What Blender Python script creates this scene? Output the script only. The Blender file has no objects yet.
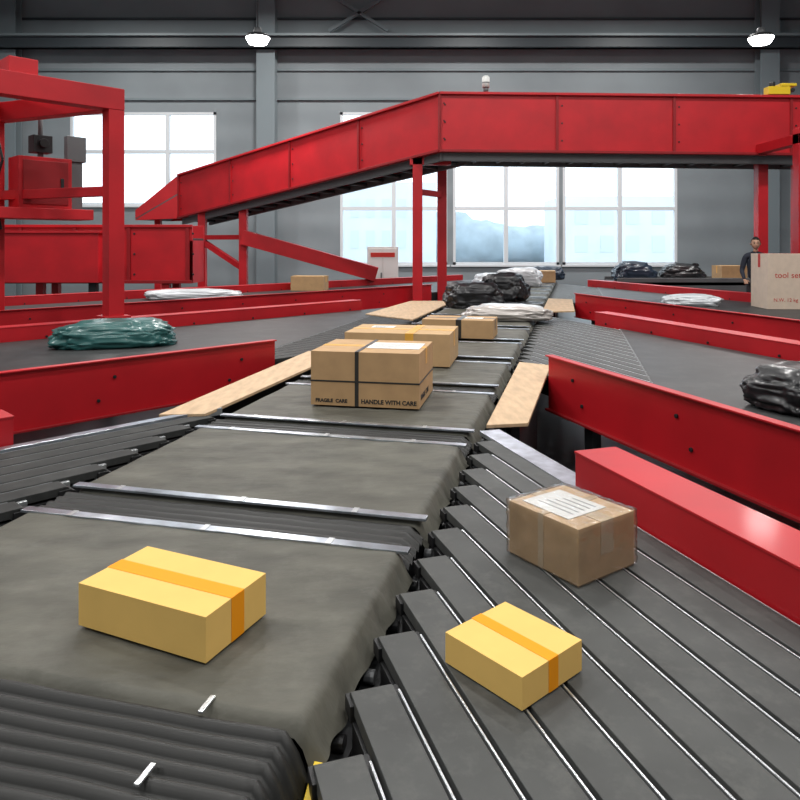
import bpy, bmesh, math, random
from mathutils import Vector, noise, Matrix
random.seed(7)
scene = bpy.context.scene
COL = scene.collection
HB = 0.80      # belt height above the floor

# ------------------------------------------------------------------ materials
def mat(name, col, rough=0.5, metal=0.0, noise_amt=0.0, nscale=8.0, bump=0.0, bscale=40.0,
        emit=0.0, coat=0.0, stretch=None, bdist=0.01, spec=None, dust=None):
    m = bpy.data.materials.new(name); m.use_nodes = True
    nt = m.node_tree; N = nt.nodes; L = nt.links
    b = N['Principled BSDF']
    b.inputs['Base Color'].default_value = (*col, 1)
    b.inputs['Roughness'].default_value = rough
    b.inputs['Metallic'].default_value = metal
    b.inputs['Coat Weight'].default_value = coat
    b.inputs['Coat Roughness'].default_value = 0.12
    if spec is not None: b.inputs['Specular IOR Level'].default_value = spec
    tc = N.new('ShaderNodeTexCoord'); mp = N.new('ShaderNodeMapping')
    L.new(tc.outputs['Object'], mp.inputs['Vector'])
    if stretch: mp.inputs['Scale'].default_value = stretch
    if noise_amt > 0:
        n = N.new('ShaderNodeTexNoise'); n.inputs['Scale'].default_value = nscale
        n.inputs['Detail'].default_value = 6
        L.new(mp.outputs[0], n.inputs['Vector'])
        r = N.new('ShaderNodeMapRange')
        r.inputs['From Min'].default_value = 0.3; r.inputs['From Max'].default_value = 0.7
        r.inputs['To Min'].default_value = 1 - noise_amt; r.inputs['To Max'].default_value = 1 + noise_amt
        L.new(n.outputs['Fac'], r.inputs['Value'])
        mx = N.new('ShaderNodeVectorMath'); mx.operation = 'SCALE'
        mx.inputs[0].default_value = col
        L.new(r.outputs[0], mx.inputs['Scale'])
        last = mx.outputs[0]
        if dust:
            dc, damt, dscale = dust
            nd = N.new('ShaderNodeTexNoise'); nd.inputs['Scale'].default_value = dscale
            nd.inputs['Detail'].default_value = 8; nd.inputs['Roughness'].default_value = 0.7
            L.new(tc.outputs['Object'], nd.inputs['Vector'])
            rd = N.new('ShaderNodeMapRange'); rd.inputs['From Min'].default_value=0.5; rd.inputs['From Max'].default_value=0.75
            rd.inputs['To Min'].default_value=0; rd.inputs['To Max'].default_value=damt
            L.new(nd.outputs['Fac'], rd.inputs['Value'])
            mm = N.new('ShaderNodeMix'); mm.data_type='RGBA'
            L.new(rd.outputs[0], mm.inputs[0]); L.new(last, mm.inputs[6]); mm.inputs[7].default_value=(*dc,1)
            last = mm.outputs[2]
        L.new(last, b.inputs['Base Color'])
    if bump > 0:
        n2 = N.new('ShaderNodeTexNoise'); n2.inputs['Scale'].default_value = bscale
        n2.inputs['Detail'].default_value = 4
        L.new(mp.outputs[0], n2.inputs['Vector'])
        bp = N.new('ShaderNodeBump'); bp.inputs['Strength'].default_value = bump
        bp.inputs['Distance'].default_value = bdist
        L.new(n2.outputs['Fac'], bp.inputs['Height']); L.new(bp.outputs[0], b.inputs['Normal'])
        if coat>0: L.new(bp.outputs[0], b.inputs['Coat Normal'])
    if emit > 0:
        b.inputs['Emission Color'].default_value = (*col, 1)
        b.inputs['Emission Strength'].default_value = emit
    return m

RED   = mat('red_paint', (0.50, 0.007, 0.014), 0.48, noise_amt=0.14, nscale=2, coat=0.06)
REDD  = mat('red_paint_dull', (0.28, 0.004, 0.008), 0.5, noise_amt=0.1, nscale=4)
BELT  = mat('belt_rubber', (0.092, 0.089, 0.072), 0.6, noise_amt=0.34, nscale=3.5, bump=0.45, bscale=7, bdist=0.02, stretch=(1,2.2,1), spec=0.35, dust=((0.17,0.165,0.14),0.55,5))
BELT2 = mat('smooth_belt', (0.040, 0.042, 0.043), 0.5, noise_amt=0.2, nscale=3, spec=0.3, dust=((0.12,0.12,0.115),0.4,4))
STRIP = mat('strip_belt', (0.064, 0.066, 0.064), 0.55, noise_amt=0.2, nscale=5, spec=0.3, dust=((0.14,0.14,0.13),0.45,14))
STRIPD= mat('strip_belt_dark', (0.040, 0.041, 0.040), 0.6, noise_amt=0.2, nscale=5, spec=0.18, dust=((0.10,0.10,0.095),0.4,12))
BLACK = mat('black_rubber', (0.010, 0.010, 0.011), 0.5)
DARK  = mat('dark_frame_steel', (0.022, 0.023, 0.025), 0.5, metal=0.3)
RIB   = mat('ribbed_rubber', (0.020, 0.020, 0.019), 0.48, spec=0.4)
STEEL = mat('polished_steel', (0.50, 0.54, 0.60), 0.30, metal=0.9, noise_amt=0.35, nscale=9)
ALU   = mat('aluminium', (0.66, 0.68, 0.70), 0.35, metal=0.85)
GREYM = mat('grey_steel', (0.14, 0.145, 0.15), 0.5, metal=0.3)
PLY   = mat('plywood', (0.58, 0.40, 0.24), 0.6, noise_amt=0.16, nscale=5, stretch=(4, 1, 1))
KRAFT = mat('kraft_cardboard', (0.54, 0.35, 0.175), 0.75, noise_amt=0.07, nscale=10)
WRAPK = mat('film_wrapped_cardboard', (0.58, 0.40, 0.23), 0.5, noise_amt=0.12, nscale=12)
KRAFT2= mat('kraft_cardboard_tan', (0.50, 0.31, 0.15), 0.7, noise_amt=0.08, nscale=10)
PALEB = mat('printed_pale_cardboard', (0.72, 0.58, 0.46), 0.6, noise_amt=0.05, nscale=10)
YBOX  = mat('yellow_cardboard', (0.82, 0.53, 0.16), 0.75, noise_amt=0.03, nscale=10, spec=0.2)
OTAPE = mat('orange_tape', (0.92, 0.33, 0.008), 0.6, spec=0.2)
YTAPE = mat('yellow_tape', (0.80, 0.42, 0.06), 0.35)
BTAPE = mat('black_tape', (0.03, 0.028, 0.025), 0.35)
CTAPE = mat('clear_tape', (0.62, 0.49, 0.34), 0.18, coat=0.6)
WHITE = mat('white_label', (0.80, 0.80, 0.78), 0.5)
INK   = mat('black_ink', (0.02, 0.02, 0.02), 0.6)
REDINK= mat('red_ink', (0.55, 0.03, 0.02), 0.6)
BAGB  = mat('black_poly', (0.010, 0.010, 0.012), 0.38, coat=0.15)
BAGW  = mat('white_poly', (0.66, 0.69, 0.72), 0.35, coat=0.2)
BAGC  = mat('frosted_poly', (0.52, 0.48, 0.45), 0.25, coat=0.4)
BAGT  = mat('teal_poly', (0.02, 0.11, 0.105), 0.38, coat=0.2)
BAGD  = mat('navy_poly', (0.02, 0.035, 0.06), 0.35, coat=0.2)
FLOORM= mat('concrete_floor', (0.10, 0.105, 0.11), 0.35, noise_amt=0.2, nscale=0.8)
CEILM = mat('ceiling_sheet', (0.10, 0.105, 0.11), 0.7)
FRAME = mat('white_window_frame', (0.75, 0.79, 0.82), 0.4)
COLM  = mat('column_paint', (0.20, 0.24, 0.26), 0.5)
BEAMM = mat('beam_paint', (0.04, 0.05, 0.058), 0.5)
LAMPM = mat('lamp_glow', (1.0, 0.98, 0.95), 0.5, emit=14)
YELM  = mat('yellow_paint', (0.8, 0.55, 0.02), 0.4)
SKIN  = mat('skin', (0.52, 0.30, 0.20), 0.55)
HAIR  = mat('hair', (0.012, 0.010, 0.009), 0.5)
JACK  = mat('dark_jacket', (0.02, 0.025, 0.04), 0.8)
TROU  = mat('trousers', (0.03, 0.03, 0.035), 0.8)
EYEM  = mat('eye_dark', (0.02, 0.012, 0.01), 0.3)
LIPM  = mat('lips', (0.40, 0.14, 0.11), 0.5)
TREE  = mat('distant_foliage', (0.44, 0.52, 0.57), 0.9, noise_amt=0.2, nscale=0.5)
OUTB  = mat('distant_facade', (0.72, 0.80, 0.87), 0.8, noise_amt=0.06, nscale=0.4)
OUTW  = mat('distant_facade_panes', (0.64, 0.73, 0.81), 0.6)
GRND  = mat('outside_ground', (0.50, 0.52, 0.53), 0.9)

def film_mat():
    m = bpy.data.materials.new('clear_stretch_film'); m.use_nodes=True
    nt=m.node_tree; N=nt.nodes; L=nt.links; N.clear()
    o=N.new('ShaderNodeOutputMaterial'); mx=N.new('ShaderNodeMixShader')
    t=N.new('ShaderNodeBsdfTransparent'); g=N.new('ShaderNodeBsdfGlossy')
    t.inputs[0].default_value=(0.97,0.97,0.97,1); g.inputs['Roughness'].default_value=0.18
    lw=N.new('ShaderNodeLayerWeight'); lw.inputs[0].default_value=0.35
    n=N.new('ShaderNodeTexNoise'); n.inputs['Scale'].default_value=18; n.inputs['Detail'].default_value=5
    tc=N.new('ShaderNodeTexCoord'); L.new(tc.outputs['Object'],n.inputs['Vector'])
    bp=N.new('ShaderNodeBump'); bp.inputs['Strength'].default_value=0.9; bp.inputs['Distance'].default_value=0.01
    L.new(n.outputs['Fac'],bp.inputs['Height']); L.new(bp.outputs[0],g.inputs['Normal']); L.new(bp.outputs[0],lw.inputs['Normal'])
    ad=N.new('ShaderNodeMath'); ad.operation='MULTIPLY_ADD'; ad.inputs[1].default_value=0.55; ad.inputs[2].default_value=0.06
    L.new(lw.outputs['Fresnel'],ad.inputs[0]); L.new(ad.outputs[0],mx.inputs[0])
    L.new(t.outputs[0],mx.inputs[1]); L.new(g.outputs[0],mx.inputs[2]); L.new(mx.outputs[0],o.inputs[0])
    return m
FILM=film_mat()
def wall_mat():
    m = mat('wall_cladding', (0.25, 0.285, 0.305), 0.6, noise_amt=0.08, nscale=0.7)
    nt = m.node_tree; N = nt.nodes; L = nt.links
    w = N.new('ShaderNodeTexWave'); w.wave_type='BANDS'; w.bands_direction='Z'
    w.inputs['Scale'].default_value = 0.32
    tc = N.new('ShaderNodeTexCoord'); L.new(tc.outputs['Object'], w.inputs['Vector'])
    bp = N.new('ShaderNodeBump'); bp.inputs['Strength'].default_value = 0.35; bp.inputs['Distance'].default_value=0.06
    L.new(w.outputs['Fac'], bp.inputs['Height']); L.new(bp.outputs[0], N['Principled BSDF'].inputs['Normal'])
    return m
WALLM = wall_mat()
def glass_mat():
    m = bpy.data.materials.new('window_glass'); m.use_nodes=True
    nt=m.node_tree; N=nt.nodes; L=nt.links; N.clear()
    o=N.new('ShaderNodeOutputMaterial'); mx=N.new('ShaderNodeMixShader')
    t=N.new('ShaderNodeBsdfTransparent'); g=N.new('ShaderNodeBsdfGlossy')
    t.inputs[0].default_value=(0.95,0.98,1,1); g.inputs['Roughness'].default_value=0.05
    mx.inputs[0].default_value=0.05
    L.new(t.outputs[0],mx.inputs[1]); L.new(g.outputs[0],mx.inputs[2]); L.new(mx.outputs[0],o.inputs[0])
    return m
GLASS = glass_mat()

# ------------------------------------------------------------------ mesh builder
class MB:
    def __init__(s): s.bm = bmesh.new(); s.mats = []
    def mi(s, m):
        if m not in s.mats: s.mats.append(m)
        return s.mats.index(m)
    def hexa(s, p, m):
        v = [s.bm.verts.new(q) for q in p]; i = s.mi(m)
        for f in ((0,1,2,3),(4,5,6,7),(0,1,5,4),(1,2,6,5),(2,3,7,6),(3,0,4,7)):
            fc = s.bm.faces.new([v[k] for k in f]); fc.material_index = i
    def box(s, x0,x1,y0,y1,z0,z1,m, ex=(1,0), ey=(0,1), o=(0,0)):
        def P(x,y,z): return (o[0]+ex[0]*x+ey[0]*y, o[1]+ex[1]*x+ey[1]*y, z)
        s.hexa([P(x0,y0,z0),P(x1,y0,z0),P(x1,y1,z0),P(x0,y1,z0),P(x0,y0,z1),P(x1,y0,z1),P(x1,y1,z1),P(x0,y1,z1)], m)
    def prism(s, poly, z0, z1, m):
        a=[s.bm.verts.new((x,y,z0)) for x,y in poly]; b=[s.bm.verts.new((x,y,z1)) for x,y in poly]
        i=s.mi(m); n=len(poly)
        for f in [a,b]+[[a[k],a[(k+1)%n],b[(k+1)%n],b[k]] for k in range(n)]:
            s.bm.faces.new(f).material_index=i
    def plate(s, pts, off, m):
        off=Vector(off); a=[s.bm.verts.new(p) for p in pts]; b=[s.bm.verts.new(Vector(p)+off) for p in pts]
        i=s.mi(m); n=len(pts)
        for f in [a,b]+[[a[k],a[(k+1)%n],b[(k+1)%n],b[k]] for k in range(n)]:
            s.bm.faces.new(f).material_index=i
    def cyl(s, p0, p1, r, m, seg=12, r2=None):
        p0=Vector(p0); p1=Vector(p1); d=(p1-p0).normalized()
        u=d.orthogonal().normalized(); w=d.cross(u); r2 = r if r2 is None else r2
        A=[];B=[]
        for k in range(seg):
            t=2*math.pi*k/seg; e=u*math.cos(t)+w*math.sin(t)
            A.append(s.bm.verts.new(p0+e*r)); B.append(s.bm.verts.new(p1+e*r2))
        i=s.mi(m)
        s.bm.faces.new(A).material_index=i; s.bm.faces.new(B).material_index=i
        for k in range(seg):
            f=s.bm.faces.new([A[k],A[(k+1)%seg],B[(k+1)%seg],B[k]]); f.material_index=i; f.smooth=True
    def beam(s, p0, p1, w, h, m):
        p0=Vector(p0); p1=Vector(p1); d=(p1-p0).normalized()
        side=d.cross(Vector((0,0,1))); 
        side = Vector((1,0,0)) if side.length<1e-3 else side.normalized()
        up=side.cross(d).normalized()
        q=[]
        for hh in (-h/2,h/2):
            for (p,sg) in ((p0,-1),(p0,1),(p1,1),(p1,-1)):
                q.append(p+side*sg*w/2+up*hh)
        s.hexa(q,m)
    def grid(s, f, nu, nv, m, smooth=True):
        V=[[s.bm.verts.new(f(i/nu,j/nv)) for j in range(nv+1)] for i in range(nu+1)]
        k=s.mi(m)
        for i in range(nu):
            for j in range(nv):
                fc=s.bm.faces.new([V[i][j],V[i+1][j],V[i+1][j+1],V[i][j+1]]); fc.material_index=k; fc.smooth=smooth
    def make(s, name, bevel=0.0, parent=None, recalc=True, origin=None):
        if recalc: bmesh.ops.recalc_face_normals(s.bm, faces=s.bm.faces)
        me=bpy.data.meshes.new(name)
        s.bm.to_mesh(me); s.bm.free()
        for m in s.mats: me.materials.append(m)
        o=bpy.data.objects.new(name,me); COL.objects.link(o)
        if parent: o.parent=parent
        if bevel>0:
            b=o.modifiers.new('bevel','BEVEL'); b.width=bevel; b.segments=2; b.limit_method='ANGLE'
            b.harden_normals=False
        return o
def empty(name, loc=(0,0,0)):
    e=bpy.data.objects.new(name,None); COL.objects.link(e); e.location=loc; e.empty_display_size=0.2; return e

# ------------------------------------------------------------------ frames
D=(0.2425,0.9701); R=(0.9701,-0.2425)           # main conveyor: along, right
RA=(-0.306,0.952); RW=(0.952,0.306)             # right branch lanes: along, across
LB=(0.695,0.719); LN=(-0.719,0.695)             # left branch lanes: along, across
VL, VR = -2.04, -0.51
def sm(x):
    x=max(0,min(1,x)); return x*x*(3-2*x)

# ------------------------------------------------------------------ main conveyor
root=empty('main_belt_conveyor',(0,0,0))
def UV(u,v,z): return (D[0]*u+R[0]*v, D[1]*u+R[1]*v, z)
U_END=21.5
gaps=[2.24+1.24*k for k in range(0,16)]
starts=[1.36]+[g+0.25 for g in gaps]
belt=MB(); rib=MB(); fr=MB()
for i,u0 in enumerate(starts):
    u1 = gaps[i] if i<len(gaps) else U_END
    u0b=u0
    if u0>U_END-0.4: break
    far = i>4
    def f(a,b,u0=u0b,u1=u1):
        u=u0+(u1-u0)*a; v=VL+(VR-VL)*b
        du=min(u-u0,u1-u); dv_r=VR-v; dv_l=v-VL
        z=HB
        z-=0.030*(1-sm(du/0.025)) 
        rag=0.5+0.5*math.sin(u*23+math.sin(u*7)*2)
        z-=(0.080+0.012*rag)*(1-sm(dv_r/0.055))+0.09*(1-sm(dv_l/0.05))
        z+=0.003*noise.noise(Vector((u*2.2,v*5,3)))+0.0036*noise.noise(Vector((u*3+v*4,v*9-u*6,7)))
        z+=0.003*noise.noise(Vector((u*16,v*3,1)))*(1-sm(dv_r/0.2))
        if dv_r<0.03: v+=0.006*math.sin(u*29+2*math.sin(u*13))-0.002
        return UV(u,v,z)
    belt.grid(f, 24 if far else 70, 24 if far else 80, BELT)
def ribsec(u0,u1,n,amp=0.010,base=-0.012, nv=30, nuu=None, droop=0.08):
    def f(a,b):
        u=u0+(u1-u0)*a; v=VL+0.01+(VR-VL-0.03)*b
        z=HB+base+amp*abs(math.sin(math.pi*n*a))*1.0
        z-=droop*(1-sm((VR-v)/0.07))
        z+=0.004*noise.noise(Vector((u*9,v*6,2)))
        if VR-v<0.1: z+=0.010*math.sin(math.pi*2*n*a)*(1-sm((VR-v)/0.1))
        return UV(u,v,z)
    rib.grid(f, nuu or n*8, nv, RIB)
ribsec(0.70,1.36,15,0.020,-0.020,60,droop=0.12)
for i,g in enumerate(gaps):
    ribsec(g,g+0.25,5,0.012,-0.03,30,nuu=(40 if i<3 else 16),droop=0.05)
    for uu in (g-0.036,g+0.245):
        fr.box(VL+0.02,VR-0.015,uu,uu+0.042,HB-0.004,HB+0.006,STEEL,ex=R,ey=D)
        for vv in (VL+0.22,(VL+VR)/2,VR-0.3):
            fr.box(vv,vv+0.022,uu-0.002,uu+0.044,HB+0.004,HB+0.008,ALU,ex=R,ey=D)
for (u,v) in ((1.37,-0.78),(1.16,-0.79),(1.37,-1.70)):
    fr.box(v,v+0.012,u-0.028,u+0.028,HB+0.002,HB+0.008,ALU,ex=R,ey=D)
fr.box(VL+0.04,VR-0.05,0.6,U_END,0.30,HB-0.11,DARK,ex=R,ey=D)
fr.box(VL-0.02,VL+0.03,0.6,U_END,0.45,HB-0.12,GREYM,ex=R,ey=D)
fr.box(VR-0.03,VR+0.02,0.6,U_END,0.45,HB-0.14,DARK,ex=R,ey=D)
fr.plate([UV(1.22,-0.515,HB-0.12),UV(1.38,-0.515,HB-0.12),UV(1.34,-0.515,HB-0.05)],(0.05*R[0],0.05*R[1],0),YELM)
for k in range(0,12):
    u=0.9+k*1.85
    for v in (VL+0.15,VR-0.25):
        fr.box(v,v+0.1,u,u+0.1,0,0.31,DARK,ex=R,ey=D)
k=0
u=1.0
while u<12:
    fr.cyl(UV(u,VR-0.02,HB-0.12),UV(u,VR+0.008,HB-0.12),0.018,GREYM if k%3==0 else BLACK,10)
    u+=0.124; k+=1
belt.make('belt_modules',parent=root)
rib.make('ribbed_sections',parent=root)
fr.make('conveyor_frame',bevel=0.0015,parent=root)

# ------------------------------------------------------------------ branch lanes
LZ=HB-0.03
def lane(side, w0, w1, strips_len, panel_at, rail_at, rail_gap, panel_gap, full=False):
    mb=MB()
    SM = STRIP if side=='R' else STRIPD
    if side=='R':
        ex,ey=RW,RA
        send=lambda w: (0.849*w+0.515)/0.528
        sv=lambda w,v: (0.849*w-v)/0.528
        vis=lambda w: 0.914*w-2.0
    else:
        ex,ey=LN,LB
        send=lambda w: (0.866*w-2.09)/0.5
        sv=lambda w,v: (0.866*w+v)/0.5
        vis=lambda w: 0.2915*w-2.6
    def P(w,s,z): return Vector((ex[0]*w+ey[0]*s, ex[1]*w+ey[1]*s, z))
    pitch=0.124; n=int((w1-w0)/pitch)
    sbase=vis((w0+w1)/2)
    for i in range(n):
        a=w0+i*pitch; e=send(a)-0.02
        s0=sbase if full else e-strips_len
        mb.box(a+0.005,a+0.106,s0,e,LZ-0.035,LZ,SM,ex=ex,ey=ey)
        mb.cyl(P(a+0.005,e,LZ-0.0175),P(a+0.106,e,LZ-0.0175),0.0175,SM,10)
        mb.box(a+0.1125,a+0.1185,s0,e-0.015,LZ-0.03,LZ-0.001,ALU if side=='R' else GREYM,ex=ex,ey=ey)
        if side=='L':
            mb.box(a+0.104,a+0.124,e-0.02,e+0.055,LZ-0.075,LZ-0.012,ALU,ex=ex,ey=ey)
            mb.cyl(P(a+0.015,e+0.03,LZ-0.045),P(a+0.10,e+0.03,LZ-0.045),0.022,BLACK,12)
        else:
            mb.box(a+0.104,a+0.124,e-0.04,e+0.022,LZ-0.06,LZ-0.014,BLACK,ex=ex,ey=ey)
        mb.box(a-0.004,a+0.012,e-0.03,e+0.022,LZ-0.05,LZ-0.012,BLACK,ex=ex,ey=ey)
        mb.box(a,a+pitch,s0,e-0.03,LZ-0.16,LZ-0.045,BLACK,ex=ex,ey=ey)
        if not full:
            mb.box(a,a+pitch,sbase,s0-0.05 ,LZ-0.2,LZ-0.02,DARK,ex=ex,ey=ey)
    if not full:
        poly=[(w0+0.01,sbase),(w1-0.01,sbase),(w1-0.01,send(w1)-strips_len-0.02),(w0+0.01,send(w0)-strips_len-0.04)]
        mb.prism([tuple(P(w,s,0).xy) for w,s in poly],LZ-0.02,LZ+0.002,BELT2)
        a=P(w0+0.01,send(w0)-strips_len-0.02,LZ-0.012); b=P(w1-0.01,send(w1)-strips_len-0.0,LZ-0.012)
        mb.cyl(a,b,0.014,GREYM,10)
    def bolt(w,s,z,sgn):
        mb.cyl(P(w,s,z),P(w+sgn*0.012,s,z),0.013,DARK,8)
    if panel_at is not None:
        w=panel_at; e=sv(w,panel_gap); s0=vis(w)-0.3
        near=-1
        mb.box(w,w+0.03,s0,e,HB-0.26,HB+0.15,RED,ex=ex,ey=ey)
        mb.box(w-0.03,w+0.035,s0,e,HB+0.145,HB+0.155,RED,ex=ex,ey=ey)
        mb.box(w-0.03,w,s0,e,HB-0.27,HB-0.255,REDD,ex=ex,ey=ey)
        s=e-0.35
        while s>s0:
            bolt(w,s,HB+0.02,near); bolt(w,s-0.12,HB-0.14,near)
            s-=1.1
        s=e-0.5
        while s>s0:
            mb.box(w+0.03,w+0.1,s-0.05,s+0.05,0,HB-0.1,DARK,ex=ex,ey=ey); s-=1.8
    if rail_at is not None:
        w=rail_at; e=sv(w,rail_gap); s0=vis(w)-0.3
        mb.box(w,w+0.2,s0,e,HB-0.09,HB+0.115,RED,ex=ex,ey=ey)
        mb.box(w-0.004,w+0.204,s0,e+0.004,HB+0.112,HB+0.122,RED,ex=ex,ey=ey)
        s=e-0.25
        while s>s0:
            bolt(w,s,HB-0.01,-1); s-=0.9
        mb.cyl(P(w+0.06,e,HB+0.02),P(w+0.06,e+0.01,HB+0.02),0.014,DARK,8)
        s=e-0.4
        while s>s0:
            mb.box(w+0.06,w+0.14,s-0.05,s+0.05,0,HB-0.09,DARK,ex=ex,ey=ey); s-=1.8
    return mb,P,send,sv
mb,P,send,sv=lane('R',-0.24,1.62,0,None,1.625,0.0,0,full=True)
e=send(1.66)
mb.box(1.60,1.72,sv(1.62,0.02),e-0.10,LZ-0.02,LZ+0.004,STEEL,ex=RW,ey=RA)
mb.make('strip_sorting_conveyor',bevel=0.002)
mb,P,send,sv=lane('R',2.80,5.22,2.0,2.74,5.25,0.25,-0.2)
mb.make('strip_sorting_conveyor',bevel=0.0015)
mb,P,send,sv=lane('R',6.76,9.85,2.0,6.70,9.9,0.3,0.0)
mb.make('strip_sorting_conveyor',bevel=0.0015)
mb,P,send,sv=lane('L',2.10,3.85,0,None,3.93,-2.80,0,full=True)
mb.box(3.84,3.90,-1.5,send(3.9)-0.2,LZ-0.03,LZ+0.012,STEEL,ex=LN,ey=LB)
mb.make('strip_sorting_conveyor',bevel=0.002)
mb,P,send,sv=lane('L',5.20,8.15,1.6,5.15,8.20,-3.3,-2.6)
mb.make('strip_sorting_conveyor',bevel=0.0015)
mb,P,send,sv=lane('L',10.06,12.95,1.6,10.0,13.0,-3.2,-3.0)
mb.make('strip_sorting_conveyor',bevel=0.0015)

# plywood fillers
def wedge(poly,post,z0=HB-0.035,z1=HB-0.015):
    b=MB(); b.prism([UV(u,v,0)[:2] for u,v in poly],z0,z1,PLY)
    u0,u1,v0,v1=post
    b.prism([UV(u,v,0)[:2] for u,v in [(u0,v0),(u1,v0),(u1,v1),(u0,v1)]],0.0,z0,DARK)
    b.make('plywood_filler_board',bevel=0.002)
wedge([(3.95,-0.485),(6.15,-0.47),(6.05,-0.20),(4.05,-0.26)],(4.1,6.0,-0.36,-0.31))
wedge([(3.80,-2.16),(6.35,-2.12),(6.30,-2.48),(3.72,-2.42)],(4.1,6.2,-2.40,-2.34))
wedge([(9.3,-2.15),(12.6,-2.12),(12.4,-2.9),(9.9,-3.0)],(9.7,12.2,-2.5,-2.42))
wedge([(10.9,-0.49),(13.6,-0.49),(13.5,-0.05),(11.1,0.0)],(11.2,13.2,-0.36,-0.3))

# ------------------------------------------------------------------ cartons
def carton(name,c,size,ang,z,m,tape=None,tw=0.05,drop=1.0,label=None,bev=0.003,text=None,cross=False,seam=True,xcross=0.02,cw=0.04,strap=None,film=False):
    L,W,H=size; a=math.radians(ang)
    mb=MB()
    mb.box(-L/2,L/2,-W/2,W/2,0,H,m)
    t=0.0012
    if seam: 
        for sgn in (-1,1):
            y0,y1=(0.0015,W/2) if sgn>0 else (-W/2,-0.0015)
            mb.box(-L/2,L/2,y0,y1,H,H+0.002,m)
    zt=H+0.002 if seam else H
    if tape:
        mb.box(-L/2-t,L/2+t,-tw/2,tw/2,zt,zt+t,tape)
        for s in (-1,1):
            x0,x1=(L/2,L/2+t) if s>0 else (-L/2-t,-L/2)
            mb.box(x0,x1,-tw/2,tw/2,H*(1-drop),zt,tape)
    if cross:
        mb.box(L*(xcross-cw),L*(xcross+cw),-W/2-t,W/2+t,zt,zt+2*t,cross)
        for s in (-1,1):
            y0,y1=(W/2,W/2+t) if s>0 else (-W/2-t,-W/2)
            mb.box(L*(xcross-cw),L*(xcross+cw),y0,y1,0.0,zt,cross)
    if strap:      # thin straps round the body, (height, thickness)
        for (hz,th) in strap:
            mb.box(-L/2-2*t,L/2+2*t,-W/2-2*t,W/2+2*t,hz,hz+th,BTAPE)
    if label:
        lx,ly,lw,lh=label
        mb.box(lx-lw/2,lx+lw/2,ly-lh/2,ly+lh/2,zt+t,zt+2.5*t,WHITE)
        for k in range(5):
            mb.box(lx-lw*0.4,lx+lw*(0.1+0.06*k),ly-lh*0.35+k*lh*0.15,ly-lh*0.33+k*lh*0.15,zt+2.5*t,zt+3*t,GREYM)
    o=mb.make(name)
    bv=o.modifiers.new('bevel','BEVEL'); bv.width=bev; bv.segments=2; bv.limit_method='ANGLE'
    bv.use_clamp_overlap=True
    o.location=(c[0],c[1],z); o.rotation_euler=(0,0,a)
    if film:
        bm=bmesh.new(); bmesh.ops.create_cube(bm,size=1.0)
        bmesh.ops.subdivide_edges(bm,edges=bm.edges[:],cuts=22,use_grid_fill=True)
        for v in bm.verts:
            p=v.co.copy(); q=Vector((p.x*(L+0.012),p.y*(W+0.012),(p.z+0.5)*(H+0.008)))
            nrm=Vector((p.x if abs(p.x)>.49 else 0,p.y if abs(p.y)>.49 else 0,p.z if p.z>.49 else 0))
            am=0.004*abs(noise.noise(q*26+Vector((0,q.z*20,0))))+0.003*abs(noise.noise(q*60))
            v.co=q+nrm*2*am
            if v.co.z<0.001: v.co.z=0.001
        for f in bm.faces: f.smooth=True
        me=bpy.data.meshes.new('stretch_film'); bm.to_mesh(me); bm.free(); me.materials.append(FILM)
        fo=bpy.data.objects.new('stretch_film',me); COL.objects.link(fo); fo.parent=o
    if text:
        for (s,sz,x,zz,mm,face) in text:
            cu=bpy.data.curves.new('print','FONT'); cu.body=s; cu.size=sz; cu.extrude=0.0006
            cu.offset=0.0012 if mm is INK else 0
            cu.materials.append(mm)
            to=bpy.data.objects.new('printed_marking',cu); COL.objects.link(to); to.parent=o
            if face=='front':
                to.location=(x,-W/2-0.0012,zz); to.rotation_euler=(math.pi/2,0,0)
            else:
                to.location=(L/2+0.0012,x,zz); to.rotation_euler=(math.pi/2,0,math.pi/2)
    return o
ZB=HB+0.008
carton('cardboard_box',(-0.60,1.855),(0.415,0.245,0.110),156,ZB,YBOX,tape=OTAPE,tw=0.052,seam=False,bev=0.0015)
carton('cardboard_box',(0.275,1.705),(0.24,0.225,0.074),131,LZ+0.004,YBOX,tape=OTAPE,tw=0.036,seam=False,bev=0.0015)
carton('cardboard_box',(0.560,2.30),(0.295,0.265,0.168),125,LZ+0.004,WRAPK,tape=CTAPE,tw=0.06,drop=0.6,label=(0.02,0.01,0.20,0.18),cross=CTAPE,film=True)
carton('cardboard_box',(-0.165,4.55),(0.68,0.56,0.33),-11,ZB+0.004,KRAFT2,tape=YTAPE,tw=0.06,drop=0.3,cross=BTAPE,xcross=-0.07,cw=0.018,
   label=(0.14,0.02,0.34,0.26),strap=((0.145,0.010),),
   text=[('FRAGILE  CARE',0.030,-0.31,0.02,INK,'front'),('HANDLE WITH CARE',0.036,-0.02,0.02,INK,'front'),('FRAGILE  CARE',0.045,-0.22,0.04,INK,'side')])
carton('cardboard_box',(0.03,6.05),(0.88,0.62,0.26),-11,ZB+0.004,KRAFT,tape=YTAPE,tw=0.07,drop=0.5,cross=YTAPE,xcross=0.12,label=(-0.2,0.12,0.2,0.14))
carton('cardboard_box',(0.66,7.65),(0.76,0.45,0.19),-14,ZB+0.004,KRAFT2,tape=BTAPE,tw=0.05,drop=0.6,cross=BTAPE,label=(0.15,0.0,0.2,0.14))
carton('cardboard_box',(-2.05,15.9),(0.76,0.45,0.32),-8,LZ+0.006,KRAFT2,tape=YTAPE,tw=0.06,drop=0.4)
carton('cardboard_box',(3.55,18.8),(1.2,0.6,0.30),-10,ZB+0.004,KRAFT,tape=YTAPE,tw=0.07,drop=0.4)
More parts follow.
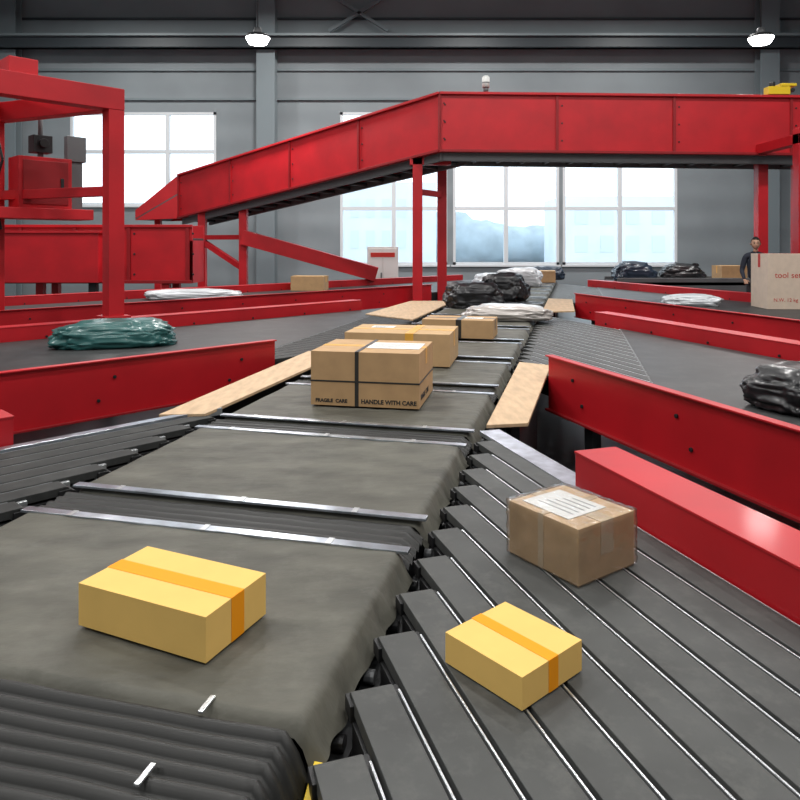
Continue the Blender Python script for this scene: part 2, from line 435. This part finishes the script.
carton('cardboard_box',(6.38,11.45),(0.98,0.62,0.88),-4,LZ+0.006,PALEB,tape=REDINK,tw=0.09,drop=0.25,
   text=[('tool set',0.13,-0.38,0.50,REDINK,'front'),('N.W. 12 kg',0.08,-0.4,0.12,REDINK,'front')])

# ------------------------------------------------------------------ soft parcels
def bag(name,c,size,ang,z,m,seed=0,knot=False,rough=0.16):
    bm=bmesh.new(); bmesh.ops.create_icosphere(bm,subdivisions=5,radius=1.0)
    L,W,H=size
    for v in bm.verts:
        p=v.co.copy()
        e=0.62
        q=Vector([math.copysign(abs(t)**e,t) for t in p])
        n1=noise.noise(p*1.6+Vector((seed*3.1,0,0))); n2=noise.noise(p*4.2+Vector((0,seed*5.7,0)))
        n3=1-abs(noise.noise(p*7.5+Vector((0,0,seed*2.3))))*2
        s=1+rough*n1+rough*0.6*n2+rough*0.35*(n3-0.5)
        edge=(abs(q.x)**4+abs(q.y)**4)
        q=q*s
        zz=q.z*(1-0.45*min(1,edge))
        v.co=Vector((q.x*L/2,q.y*W/2, max(zz*H*0.62+H*0.36,0.0)))
    for f in bm.faces: f.smooth=True
    if knot:
        for t in range(7):
            an=t*0.9
            r=bmesh.ops.create_cone(bm,segments=8,radius1=0.02,radius2=0.055,depth=0.10,
              matrix=Matrix.Translation((L*0.30+0.03*math.cos(an),0.04*math.sin(an),H*0.88))@Matrix.Rotation(0.6*math.cos(an),4,'Y')@Matrix.Rotation(0.6*math.sin(an),4,'X'))
    me=bpy.data.meshes.new(name); bm.to_mesh(me); bm.free(); me.materials.append(m)
    o=bpy.data.objects.new(name,me); COL.objects.link(o); o.location=(c[0],c[1],z); o.rotation_euler=(0,0,math.radians(ang))
    return o
bag('teal_poly_mailer',(-2.95,7.2),(1.22,0.66,0.26),15,LZ+0.004,BAGT,1)
bag('black_plastic_bag',(2.56,4.45),(0.68,0.55,0.27),25,LZ+0.004,BAGB,2,knot=True)
bag('black_plastic_bag',(1.18,11.3),(0.95,0.66,0.42),10,ZB,BAGB,3,knot=True)
bag('black_plastic_bag',(1.85,12.5),(0.85,0.7,0.50),-20,ZB,BAGB,4)
bag('clear_poly_mailer',(1.45,9.4),(1.15,0.66,0.20),-12,ZB,BAGC,5)
bag('white_poly_mailer',(2.02,14.9),(1.0,0.8,0.40),10,ZB,BAGW,6)
bag('white_poly_mailer',(2.9,17.0),(1.1,0.7,0.44),-15,ZB,BAGW,7)
bag('white_poly_mailer',(-3.95,13.3),(1.8,0.6,0.20),4,LZ+0.004,BAGW,8)
bag('white_poly_mailer',(4.95,11.9),(0.9,0.5,0.20),-6,LZ+0.004,BAGW,9)

# ------------------------------------------------------------------ overhead inclined red conveyor
mb=MB()
A=Vector((-6.0,19.0,3.72)); B=Vector((0.8,14.0,4.86)); C=Vector((12.5,14.0,4.74))
Hs=1.2; DEP=1.1
dAB=(B-A); nAB=Vector((dAB.y,-dAB.x,0)).normalized(); nAB=-nAB if nAB.y<0 else nAB
nBC=Vector((0,1,0))
def seg(P0,P1,n,cnt,drop=Hs):
    dn=Vector((0,0,-drop))
    for off,thick in ((0,0.05),(DEP,0.05)):
        o=n*off
        mb.plate([P0+o,P1+o,P1+o+dn,P0+o+dn],n*thick,RED)
    d=(P1-P0)
    f=-n*0.07
    mb.plate([P0,P1,P1+Vector((0,0,-0.05)),P0+Vector((0,0,-0.05))],f,RED)
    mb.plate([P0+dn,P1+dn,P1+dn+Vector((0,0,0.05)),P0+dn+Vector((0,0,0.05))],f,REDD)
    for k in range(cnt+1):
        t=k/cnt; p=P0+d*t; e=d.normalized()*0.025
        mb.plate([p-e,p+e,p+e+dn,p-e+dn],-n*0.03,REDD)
        for zz in (0.25,0.6,0.95):
            q=p+e*4+Vector((0,0,-zz)); mb.cyl(q,q-n*0.015,0.018,DARK,8)
    z=Vector((0,0,-0.45))
    mb.plate([P0+z+n*0.05,P1+z+n*0.05,P1+z+n*DEP,P0+z+n*DEP],(0,0,-0.05),BELT2)
    mb.plate([P0+dn*0.9+n*0.05,P1+dn*0.9+n*0.05,P1+dn*0.9+n*DEP,P0+dn*0.9+n*DEP],(0,0,-0.06),GREYM)
    z2=dn+Vector((0,0,-0.16))
    mb.plate([P0+dn+n*0.1,P1+dn+n*0.1,P1+z2+n*0.1,P0+z2+n*0.1],n*0.08,GREYM)
    mb.plate([P0+dn+n*(DEP-.1),P1+dn+n*(DEP-.1),P1+z2+n*(DEP-.1),P0+z2+n*(DEP-.1)],n*0.08,GREYM)
    m2=int(d.length/0.5)
    for k in range(m2):
        p=P0+d*((k+.5)/m2)+dn+Vector((0,0,-0.08)); mb.cyl(p+n*0.12,p+n*(DEP-0.1),0.045,DARK,8)
seg(A,B,nAB,4); seg(B,C,nBC,5)
def leg(x,y,zt,m=RED,w=0.2,z0=0):
    mb.box(x-w/2,x+w/2,y-w/2,y+w/2,z0,zt,m); mb.box(x-w*.8,x+w*.8,y-w*.8,y+w*.8,z0,z0+0.03,DARK)
leg(0.36,14.45,3.65); leg(0.92,15.35,3.6)
mb.box(0.2,1.05,14.35,14.55,3.45,3.62,RED)
mb.beam((0.36,14.45,2.9),(0.92,15.35,2.9),0.1,0.12,RED)
leg(-5.25,18.6,2.75); leg(-4.0,17.9,2.95)
mb.beam((-5.25,18.6,2.0),(-4.0,17.9,2.0),0.12,0.12,RED)
mb.beam((-5.25,18.6,1.9),(-4.0,17.9,1.2),0.12,0.14,RED)
mb.beam((-4.0,17.9,2.0),(-0.6,18.0,1.05),0.5,0.36,RED)
leg(7.45,13.95+0.5,3.5); leg(7.22,12.6,3.9,w=0.2); leg(8.3,14.6,3.5)
mb.box(7.12,7.32,12.5,14.2,3.62,3.8,RED)
mb.plate([A,A+Vector((0,0,-Hs)),A+Vector((-1.15,-0.1,-1.25)),A+Vector((-1.15,-0.1,-0.98))],nAB*0.06,RED)
mb.plate([A+nAB*DEP,A+nAB*DEP+Vector((0,0,-Hs)),A+nAB*DEP+Vector((-1.15,-0.1,-1.25)),A+nAB*DEP+Vector((-1.15,-0.1,-0.98))],nAB*0.06,RED)
mb.plate([A+Vector((0,0,-0.5)),A+nAB*DEP+Vector((0,0,-0.5)),A+nAB*DEP+Vector((-1.15,-0.1,-1.2)),A+Vector((-1.15,-0.1,-1.2))],(0,0,-0.05),GREYM)
leg(-6.7,19.4,2.5,w=0.16)
mb.make('inclined_overhead_conveyor',bevel=0.004)
mb=MB(); mb.box(-0.22,0.22,-0.1,0.1,0,0.16,YELM); mb.box(0.02,0.34,-0.11,0.11,0.16,0.22,YELM); mb.cyl((-0.1,0,0.16),(-0.1,0,0.26),0.06,BLACK)
mb.cyl((0.25,-0.03,0.08),(0.25,-0.14,0.08),0.04,DARK)
o=mb.make('drive_motor',bevel=0.01); o.location=(7.55,14.02,4.80)
mb=MB(); mb.cyl((0,0,0),(0,0,0.10),0.05,GREYM); mb.cyl((0,0,0.10),(0,0,0.30),0.075,WHITE); mb.cyl((0,0,0.30),(0,0,0.33),0.075,WHITE,12,0.05); mb.cyl((0,0,0.18),(0,0,0.2),0.078,GREYM)
o=mb.make('signal_beacon'); o.location=(1.72,14.025,4.856)

# ------------------------------------------------------------------ induction conveyor at left
mb=MB()
mb.box(-11,-4.6,15.5,15.56,0.95,2.25,RED); mb.box(-11,-4.6,16.4,16.46,0.95,2.25,RED)
mb.box(-11,-4.6,15.44,15.5,2.19,2.25,RED); mb.box(-11,-4.6,15.44,15.5,0.95,1.02,REDD)
mb.box(-11,-4.6,15.56,16.4,1.9,1.95,BELT2); mb.box(-4.66,-4.6,15.5,16.46,0.95,1.9,RED)
for x in (-10,-8.4,-7.2,-6.0,-4.7):
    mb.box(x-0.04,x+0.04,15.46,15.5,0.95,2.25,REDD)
    for z in (1.15,1.6,2.05): mb.cyl((x+0.12,15.5,z),(x+0.12,15.48,z),0.025,DARK,8)
for x in (-10.5,-8,-5.2):
    for y in (15.6,16.3): mb.box(x-0.08,x+0.08,y-0.08,y+0.08,0,0.95,RED)
mb.box(-9.6,-6.4,14.85,15.4,1.0,2.05,RED); mb.box(-9.65,-6.35,14.8,15.42,2.05,2.1,RED)
for x in (-9.4,-6.6): mb.box(x-0.08,x+0.08,15.0,15.16,0,1.0,DARK)
mb.make('induction_conveyor',bevel=0.006)

# ------------------------------------------------------------------ scanner gantry
mb=MB()
P1=Vector((-3.46,8.45,0)); P2=P1-Vector((LB[0],LB[1],0))*2.8; nn=Vector((LN[0],LN[1],0))
P3=P1+nn*1.9-Vector((LB[0],LB[1],0))*0.75; P4=P3-Vector((LB[0],LB[1],0))*2.05
TOP=3.68
z0=HB+0.12
def post(p,zb,w=0.19): 
    mb.box(-w/2,w/2,-w/2,w/2,zb,TOP-0.26,RED,ex=LN,ey=LB,o=(p.x,p.y))
    mb.box(-w*.8,w*.8,-w*.8,w*.8,zb,zb+0.03,RED,ex=LN,ey=LB,o=(p.x,p.y))
post(P1,z0+0.003); post(P2,z0+0.003); post(P3,0); post(P4,0)
def bb(a,b,z,w,h): mb.beam((a.x,a.y,z),(b.x,b.y,z),w,h,RED)
lb=Vector((LB[0],LB[1],0))
bb(P1+lb*0.095,P2,TOP-0.13,0.20,0.26); bb(P3+lb*0.1,P4,TOP-0.14,0.2,0.28)
bb(P1,P3+nn*0.1,TOP-0.14,0.18,0.24); bb(P2,P4,TOP-0.14,0.2,0.28)
bb(P1-lb*1.0,P3-lb*0.25,TOP+0.09,0.3,0.2)
bb(P3,P4,2.35,0.12,0.14); bb(P1,P3,2.45,0.1,0.12)
cx=P3+lb*0.45-nn*0.35
mb.box(-0.2,0.2,-0.33,0.33,2.28,2.95,RED,ex=LN,ey=LB,o=(cx.x,cx.y))
mb.box(-0.215,-0.2,-0.28,0.28,2.33,2.90,REDD,ex=LN,ey=LB,o=(cx.x,cx.y))
mb.box(-0.23,-0.2,0.18,0.22,2.55,2.68,DARK,ex=LN,ey=LB,o=(cx.x,cx.y))
mb.box(-0.1,0.1,-0.12,0.12,3.02,3.25,DARK,ex=LN,ey=LB,o=(cx.x,cx.y))
mb.cyl((cx.x,cx.y,3.25),(cx.x,cx.y,TOP-0.2),0.03,GREYM,8)
mb.box(-0.03,0.03,-0.03,0.03,2.95,3.02,GREYM,ex=LN,ey=LB,o=(cx.x,cx.y))
mb.cyl(Vector((cx.x,cx.y,3.14))-nn*0.1,Vector((cx.x,cx.y,3.14))-nn*0.16,0.06,BLACK,14)
mb.box(-0.25,0.25,-0.9,0.6,2.14,2.28,RED,ex=LN,ey=LB,o=(cx.x,cx.y))
mb.box(0.05,0.16,0.36,0.62,2.95,3.30,GREYM,ex=LN,ey=LB,o=(cx.x,cx.y))
mb.box(0.08,0.14,0.40,0.58,2.28,2.95,GREYM,ex=LN,ey=LB,o=(cx.x,cx.y))
c2=P3-lb*0.35
for k,m_ in enumerate((DARK,WHITE,YELM,DARK,WHITE)):
    mb.box(-0.08,0.08,-0.10,0.12,1.95+k*0.2,2.07+k*0.2,m_,ex=LN,ey=LB,o=(c2.x-0.02,c2.y-0.2))
pp=[P3+Vector((0.1,-0.15,3.3)),P3+Vector((0.25,-0.25,2.9)),P3+Vector((0.1,-0.2,2.5)),P3+Vector((0.2,-0.2,2.0))]
for a,b in zip(pp,pp[1:]): mb.cyl(a,b,0.018,BLACK,8)
mb.make('scanner_gantry',bevel=0.006)

# ------------------------------------------------------------------ equipment far right / centre
mb=MB()
mb.box(5.6,9.8,18.0,19.2,0.75,0.85,GREYM)
for x in (5.8,7.7,9.6):
    for y in (18.1,19.1): mb.box(x-0.06,x+0.06,y-0.06,y+0.06,0,0.75,DARK)
mb.box(5.6,9.8,18.0,18.06,0.5,0.95,GREYM); mb.box(5.6,9.8,19.14,19.2,0.5,0.95,GREYM)
mb.make('packing_table',bevel=0.01)
bag('navy_poly_mailer',(6.2,18.6),(1.1,0.7,0.5),5,0.853,BAGD,11)
bag('black_plastic_bag',(7.5,18.6),(1.1,0.7,0.45),-8,0.853,BAGB,12,knot=True)
carton('cardboard_box',(8.75,18.6),(0.7,0.5,0.4),5,0.853,KRAFT2,tape=YTAPE,tw=0.05,drop=0.5)
bag('navy_poly_mailer',(4.2,20.0),(1.0,0.6,0.4),5,ZB,BAGD,13)
mb=MB()
mb.box(-0.45,0.45,-0.2,0.2,0.1,1.75,WHITE); mb.box(-0.42,-0.01,-0.215,-0.2,0.14,1.7,WHITE); mb.box(0.01,0.42,-0.215,-0.2,0.14,1.7,WHITE)
mb.box(-0.45,0.45,-0.21,0.21,0,0.1,DARK); mb.box(-0.35,0.35,-0.225,-0.215,1.45,1.58,REDINK); mb.box(-0.06,-0.03,-0.235,-0.215,0.8,1.0,DARK)
o=mb.make('control_cabinet',bevel=0.006); o.location=(-0.5,20.5,0)

# ------------------------------------------------------------------ person
def person(name,loc,face_ang):
    root=empty(name,loc); root.rotation_euler=(0,0,math.radians(face_ang))
    V=[];E=[];Rr=[]
    def add(p,r,par=None):
        V.append(p);Rr.append(r)
        if par is not None:E.append((par,len(V)-1))
        return len(V)-1
    pel=add((0,0,0.95),(0.155,0.11)); bel=add((0,0.005,1.10),(0.145,0.105),pel); ch=add((0,0.01,1.30),(0.175,0.12),bel)
    sh=add((0,0.01,1.42),(0.12,0.085),ch); nk=add((0,0.0,1.50),(0.055,0.055),sh)
    hands=[]
    for s in (-1,1):
        a=add((s*0.17,0.01,1.41),(0.065,0.065),sh); el=add((s*0.235,0.02,1.13),(0.047,0.047),a)
        wr=add((s*0.21,-0.17,0.97),(0.033,0.03),el); hands.append((s,Vector((s*0.21,-0.17,0.97))))
    def mk(nm,V,E,Rr,m,lv=2):
        bm=bmesh.new(); lay=bm.verts.layers.skin.verify()
        vs=[bm.verts.new(p) for p in V]
        for a,b in E: bm.edges.new((vs[a],vs[b]))
        for i,v in enumerate(vs):
            r=Rr[i]; v[lay].radius=r if isinstance(r,tuple) else (r,r); v[lay].use_root=(i==0)
        me=bpy.data.meshes.new(nm); bm.to_mesh(me); bm.free(); me.materials.append(m)
        ob=bpy.data.objects.new(nm,me); COL.objects.link(ob); ob.parent=root
        md=ob.modifiers.new('skin','SKIN'); md.use_smooth_shade=True
        s=ob.modifiers.new('sub','SUBSURF'); s.levels=lv; s.render_levels=lv
    mk('jacket',V,E,Rr,JACK)
    V=[(0,0,0.98)];E=[];Rr=[(0.15,0.11)]
    for s in (-1,1):
        k=len(V); V+=[(s*0.09,0,0.86),(s*0.10,-0.015,0.50),(s*0.10,0.01,0.09)]; Rr+=[0.09,0.058,0.042]; E+=[(0,k),(k,k+1),(k+1,k+2)]
    mk('trousers',V,E,Rr,TROU)
    for s in (-1,1):
        mk('shoe',[(s*0.10,0.03,0.045),(s*0.105,-0.08,0.04),(s*0.11,-0.17,0.03)],[(0,1),(1,2)],[0.045,0.042,0.03],BLACK)
    for s,w in hands:
        V=[tuple(w),tuple(w+Vector((-s*0.01,-0.05,-0.02))),tuple(w+Vector((-s*0.015,-0.09,-0.035)))]
        mk('palm',V,[(0,1),(1,2)],[(0.024,0.018),(0.038,0.016),(0.036,0.014)],SKIN,1)
        b=w+Vector((-s*0.015,-0.09,-0.035))
        for j,(dx,ln) in enumerate(((-0.028,0.07),(-0.010,0.08),(0.009,0.075),(0.027,0.058))):
            p=b+Vector((dx,0,0)); mk('finger',[tuple(p),tuple(p+Vector((0,-ln*.5,-.006))),tuple(p+Vector((0,-ln*.85,-.025))),tuple(p+Vector((0,-ln,-.045)))],[(0,1),(1,2),(2,3)],[0.009,0.0085,0.008,0.007],SKIN,1)
        p=w+Vector((-s*0.03,-0.03,-0.015)); mk('thumb',[tuple(p),tuple(p+Vector((-s*0.03,-0.03,-0.01))),tuple(p+Vector((-s*0.04,-0.06,-0.02)))],[(0,1),(1,2)],[0.011,0.010,0.008],SKIN,1)
    mk('neck',[(0,0,1.47),(0,-0.005,1.56)],[(0,1)],[0.055,0.05],SKIN)
    bm=bmesh.new(); bmesh.ops.create_uvsphere(bm,u_segments=32,v_segments=24,radius=1)
    for v in bm.verts:
        x,y,z=v.co
        wx=0.078*(1-0.28*max(0,-z)**1.5); yy=y*0.098
        if y<0: yy*=0.93; 
        if z<-0.2 and y<0: yy-=0.006
        nose=math.exp(-((x/0.16)**2+((z+0.12)/0.24)**2)) if y<0 else 0
        eye=sum(math.exp(-(((x-s*.38)/.2)**2+((z-.03)/.12)**2)) for s in(-1,1)) if y<0 else 0
        v.co=Vector((x*wx, yy-0.024*nose+0.008*eye, z*0.118))
    for f in bm.faces: f.smooth=True
    me=bpy.data.meshes.new('head'); bm.to_mesh(me); bm.free(); me.materials.append(SKIN)
    h=bpy.data.objects.new('head',me); COL.objects.link(h); h.parent=root; h.location=(0,-0.015,1.645)
    bm=bmesh.new(); bmesh.ops.create_uvsphere(bm,u_segments=32,v_segments=20,radius=1)
    dl=[v for v in bm.verts if (v.co.y<-0.25 and v.co.z<0.5) or v.co.z<-0.45]
    bmesh.ops.delete(bm,geom=dl,context='VERTS')
    for v in bm.verts: v.co=Vector((v.co.x*0.086,v.co.y*0.106,v.co.z*0.124*(1+0.05*noise.noise(v.co*6))))
    for f in bm.faces: f.smooth=True
    me=bpy.data.meshes.new('hair'); bm.to_mesh(me); bm.free(); me.materials.append(HAIR)
    hr=bpy.data.objects.new('hair',me); COL.objects.link(hr); hr.parent=root; hr.location=(0,-0.008,1.655)
    sd=hr.modifiers.new('s','SOLIDIFY'); sd.thickness=0.006
    f=MB()
    for s in (-1,1):
        f.cyl((s*0.03,-0.094,1.65),(s*0.03,-0.100,1.65),0.010,EYEM,10)
        f.box(s*0.03-0.016,s*0.03+0.016,-0.107,-0.098,1.672,1.678,HAIR)
        f.cyl((s*0.074,-0.005,1.64),(s*0.086,0.003,1.642),0.026,SKIN,12,0.02)
    f.box(-0.024,0.024,-0.108,-0.098,1.585,1.595,LIPM)
    f.make('face_details',bevel=0.002,parent=root)
    return root
PX,PY=6.78,13.35
mb=MB(); mb.box(-0.7,0.7,-0.35,0.35,0.14,0.18,GREYM)
for x in(-.6,.6):
    for y in(-.28,.28): mb.box(x-.03,x+.03,y-.03,y+.03,0,0.14,DARK)
o=mb.make('step_platform',bevel=0.004); o.location=(PX,PY,0)
person('warehouse_worker',(PX,PY,0.18),-20)

# ------------------------------------------------------------------ building shell
XL,XR,YB,YF,ZC=-14.0,15.0,-6.0,24.0,10.9
def simple(name,x0,x1,y0,y1,z0,z1,m):
    b=MB(); b.box(x0,x1,y0,y1,z0,z1,m); return b.make(name)
simple('floor',XL-0.2,XR+0.2,YB-0.2,YF+0.2,-0.1,0,FLOORM)
simple('ceiling',XL-0.2,XR+0.2,YB-0.2,YF+0.2,ZC,ZC+0.1,CEILM)
simple('wall_left',XL-0.2,XL,YB,YF,0,ZC,WALLM)
simple('wall_right',XR,XR+0.2,YB,YF,0,ZC,WALLM)
simple('wall_front',XL,XR,YB-0.2,YB,0,ZC,WALLM)
wins=[(-11.3,-6.3,3.15,6.35),(-2.05,1.62,1.12,6.35),(1.82,5.45,1.12,6.35),(5.58,9.5,1.12,6.35)]
b=MB(); x=XL
for (x0,x1,z0,z1) in wins:
    b.box(x,x0,YF,YF+0.2,0,ZC,WALLM); b.box(x0,x1,YF,YF+0.2,0,z0,WALLM); b.box(x0,x1,YF,YF+0.2,z1,ZC,WALLM); x=x1
b.box(x,XR,YF,YF+0.2,0,ZC,WALLM); b.make('wall_back')
for i,(x0,x1,z0,z1) in enumerate(wins):
    b=MB(); t=0.09; y0,y1=YF-0.02,YF+0.12
    b.box(x0,x1,y0,y1,z0,z0+t,FRAME); b.box(x0,x1,y0,y1,z1-t,z1,FRAME); b.box(x0,x0+t,y0,y1,z0,z1,FRAME); b.box(x1-t,x1,y0,y1,z0,z1,FRAME)
    n=3 if i==0 else 2
    for k in range(1,n):
        xx=x0+(x1-x0)*k/n; b.box(xx-0.07,xx+0.07,y0,y1,z0+t,z1-t,FRAME)
    zs=(5.0,) if i==0 else (3.05,4.8)
    for z in zs: b.box(x0+t,x1-t,y0+0.01,y1-0.01,z-0.06,z+0.06,FRAME)
    b.box(x0-0.08,x1+0.08,YF-0.1,YF+0.0,z0-0.06,z0,FRAME)
    b.box(x0+t,x1-t,YF+0.04,YF+0.05,z0+t,z1-t,GLASS)
    b.make('window_%d'%(i+1))
def col(name,x,y,w=0.62):
    b=MB(); b.box(x-w/2,x+w/2,y-0.02,y+0.04,0,ZC,COLM); b.box(x-w/2,x+w/2,y+0.36,y+0.42,0,ZC,COLM); b.box(x-0.05,x+0.05,y+0.04,y+0.36,0,ZC,COLM); 
    b.box(x-w*.7,x+w*.7,y-0.1,y+0.45,0,0.05,DARK)
    return b.make(name)
for x in (-4.5,12.4,-13.2): col('steel_column',x,23.45)
b=MB()
b.box(XL,XR,23.25,23.43,8.35,8.8,BEAMM); b.box(XL,XR,23.1,23.43,8.72,8.80,COLM); b.box(XL,XR,23.1,23.43,8.35,8.42,BEAMM)
b.make('crane_runway_beam')
b=MB(); b.box(XL,XR,23.9,23.98,7.75,7.83,COLM); b.box(XL,XR,23.9,23.98,6.75,6.82,COLM); b.box(XL,XR,23.88,23.98,9.5,9.56,BEAMM); b.make('trim_1')
b=MB()
b.beam((-2.9,23.7,10.6),(-0.4,23.7,9.05),0.1,0.10,COLM); b.beam((0.2,23.7,10.6),(-2.4,23.7,9.05),0.1,0.10,COLM)
b.make('wall_cross_brace')
for yt in (15.0,7.0,0.0):
    b=MB(); b.beam((XL,yt,10.7),(XR,yt,10.7),0.16,0.2,BEAMM); b.beam((XL,yt,9.9),(XR,yt,9.9),0.14,0.16,BEAMM)
    k=0; x=XL
    while x<XR-1.4:
        z0,z1=(9.9,10.7) if k%2==0 else (10.7,9.9)
        b.beam((x,yt,z0),(x+1.45,yt,z1),0.08,0.1,BEAMM); x+=1.45;k+=1
    b.make('roof_truss')

# outside
b=MB(); b.box(-80,80,24.6,130,-0.2,-0.1,GRND); b.make('outside_ground')
b=MB()
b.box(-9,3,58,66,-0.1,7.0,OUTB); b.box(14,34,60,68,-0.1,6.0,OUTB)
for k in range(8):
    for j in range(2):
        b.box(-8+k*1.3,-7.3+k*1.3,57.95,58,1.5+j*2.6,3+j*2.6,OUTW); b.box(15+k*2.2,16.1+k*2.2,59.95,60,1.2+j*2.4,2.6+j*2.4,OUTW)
b.make('distant_building')
bm=MB()
def ridge(a,bv):
    x=-60+a*120; y=72
    h=4.6+1.6*noise.noise(Vector((x*0.12,0,0)))+0.7*noise.noise(Vector((x*0.7,3,0)))
    return (x,y+6*bv*(1-bv)*-1,-0.1+h*bv)
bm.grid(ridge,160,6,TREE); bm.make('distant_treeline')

# ------------------------------------------------------------------ lamps
def lamp(x,y,z,power,r=0.27):
    root=empty('high_bay_lamp',(x,y,z))
    b=MB()
    b.cyl((0,0,0.02),(0,0,0.10),r,DARK,24,r*0.9); b.cyl((0,0,0.10),(0,0,0.26),0.12,GREYM,16,0.08)
    b.cyl((0,0,0.26),(0,0,ZC-z),0.012,DARK,8)
    b.make('housing',parent=root)
    b=MB(); b.cyl((0,0,-0.10),(0,0,0.03),r*0.75,LAMPM,24,r*1.02); b.make('diffuser',parent=root)
    ld=bpy.data.lights.new('lamp_light','AREA'); ld.shape='DISK'; ld.size=0.7; ld.energy=power; ld.color=(1,0.985,0.96)
    lo=bpy.data.objects.new('lamp_light',ld); COL.objects.link(lo); lo.parent=root; lo.location=(0,0,-0.14)
for y,pw,z in ((-2.5,230,9.6),(3.5,215,9.6),(9.7,255,9.6),(19.5,320,9.75)):  # unseen rows added for the hall's light; the last brightens the back wall
    for x in (-9.0,-3.25,2.5,8.25):
        lamp(x,y,z,pw)
lamp(-3.25,16,6.5,200); lamp(8.25,16,6.5,200)

# daylight
w=bpy.data.worlds.new('World'); scene.world=w; w.use_nodes=True
bg=w.node_tree.nodes['Background']; bg.inputs[0].default_value=(0.86,0.94,1.0,1); bg.inputs[1].default_value=2.4

# ------------------------------------------------------------------ camera
cam=bpy.data.cameras.new('camera'); co=bpy.data.objects.new('camera',cam); COL.objects.link(co)
co.location=(0,0,1.8); co.rotation_euler=(math.pi/2,0,0)
cam.sensor_width=36; cam.lens=31.5; cam.shift_y=-0.19375; cam.clip_end=300
scene.camera=co
scene.view_settings.view_transform='Standard'
scene.view_settings.look='None'
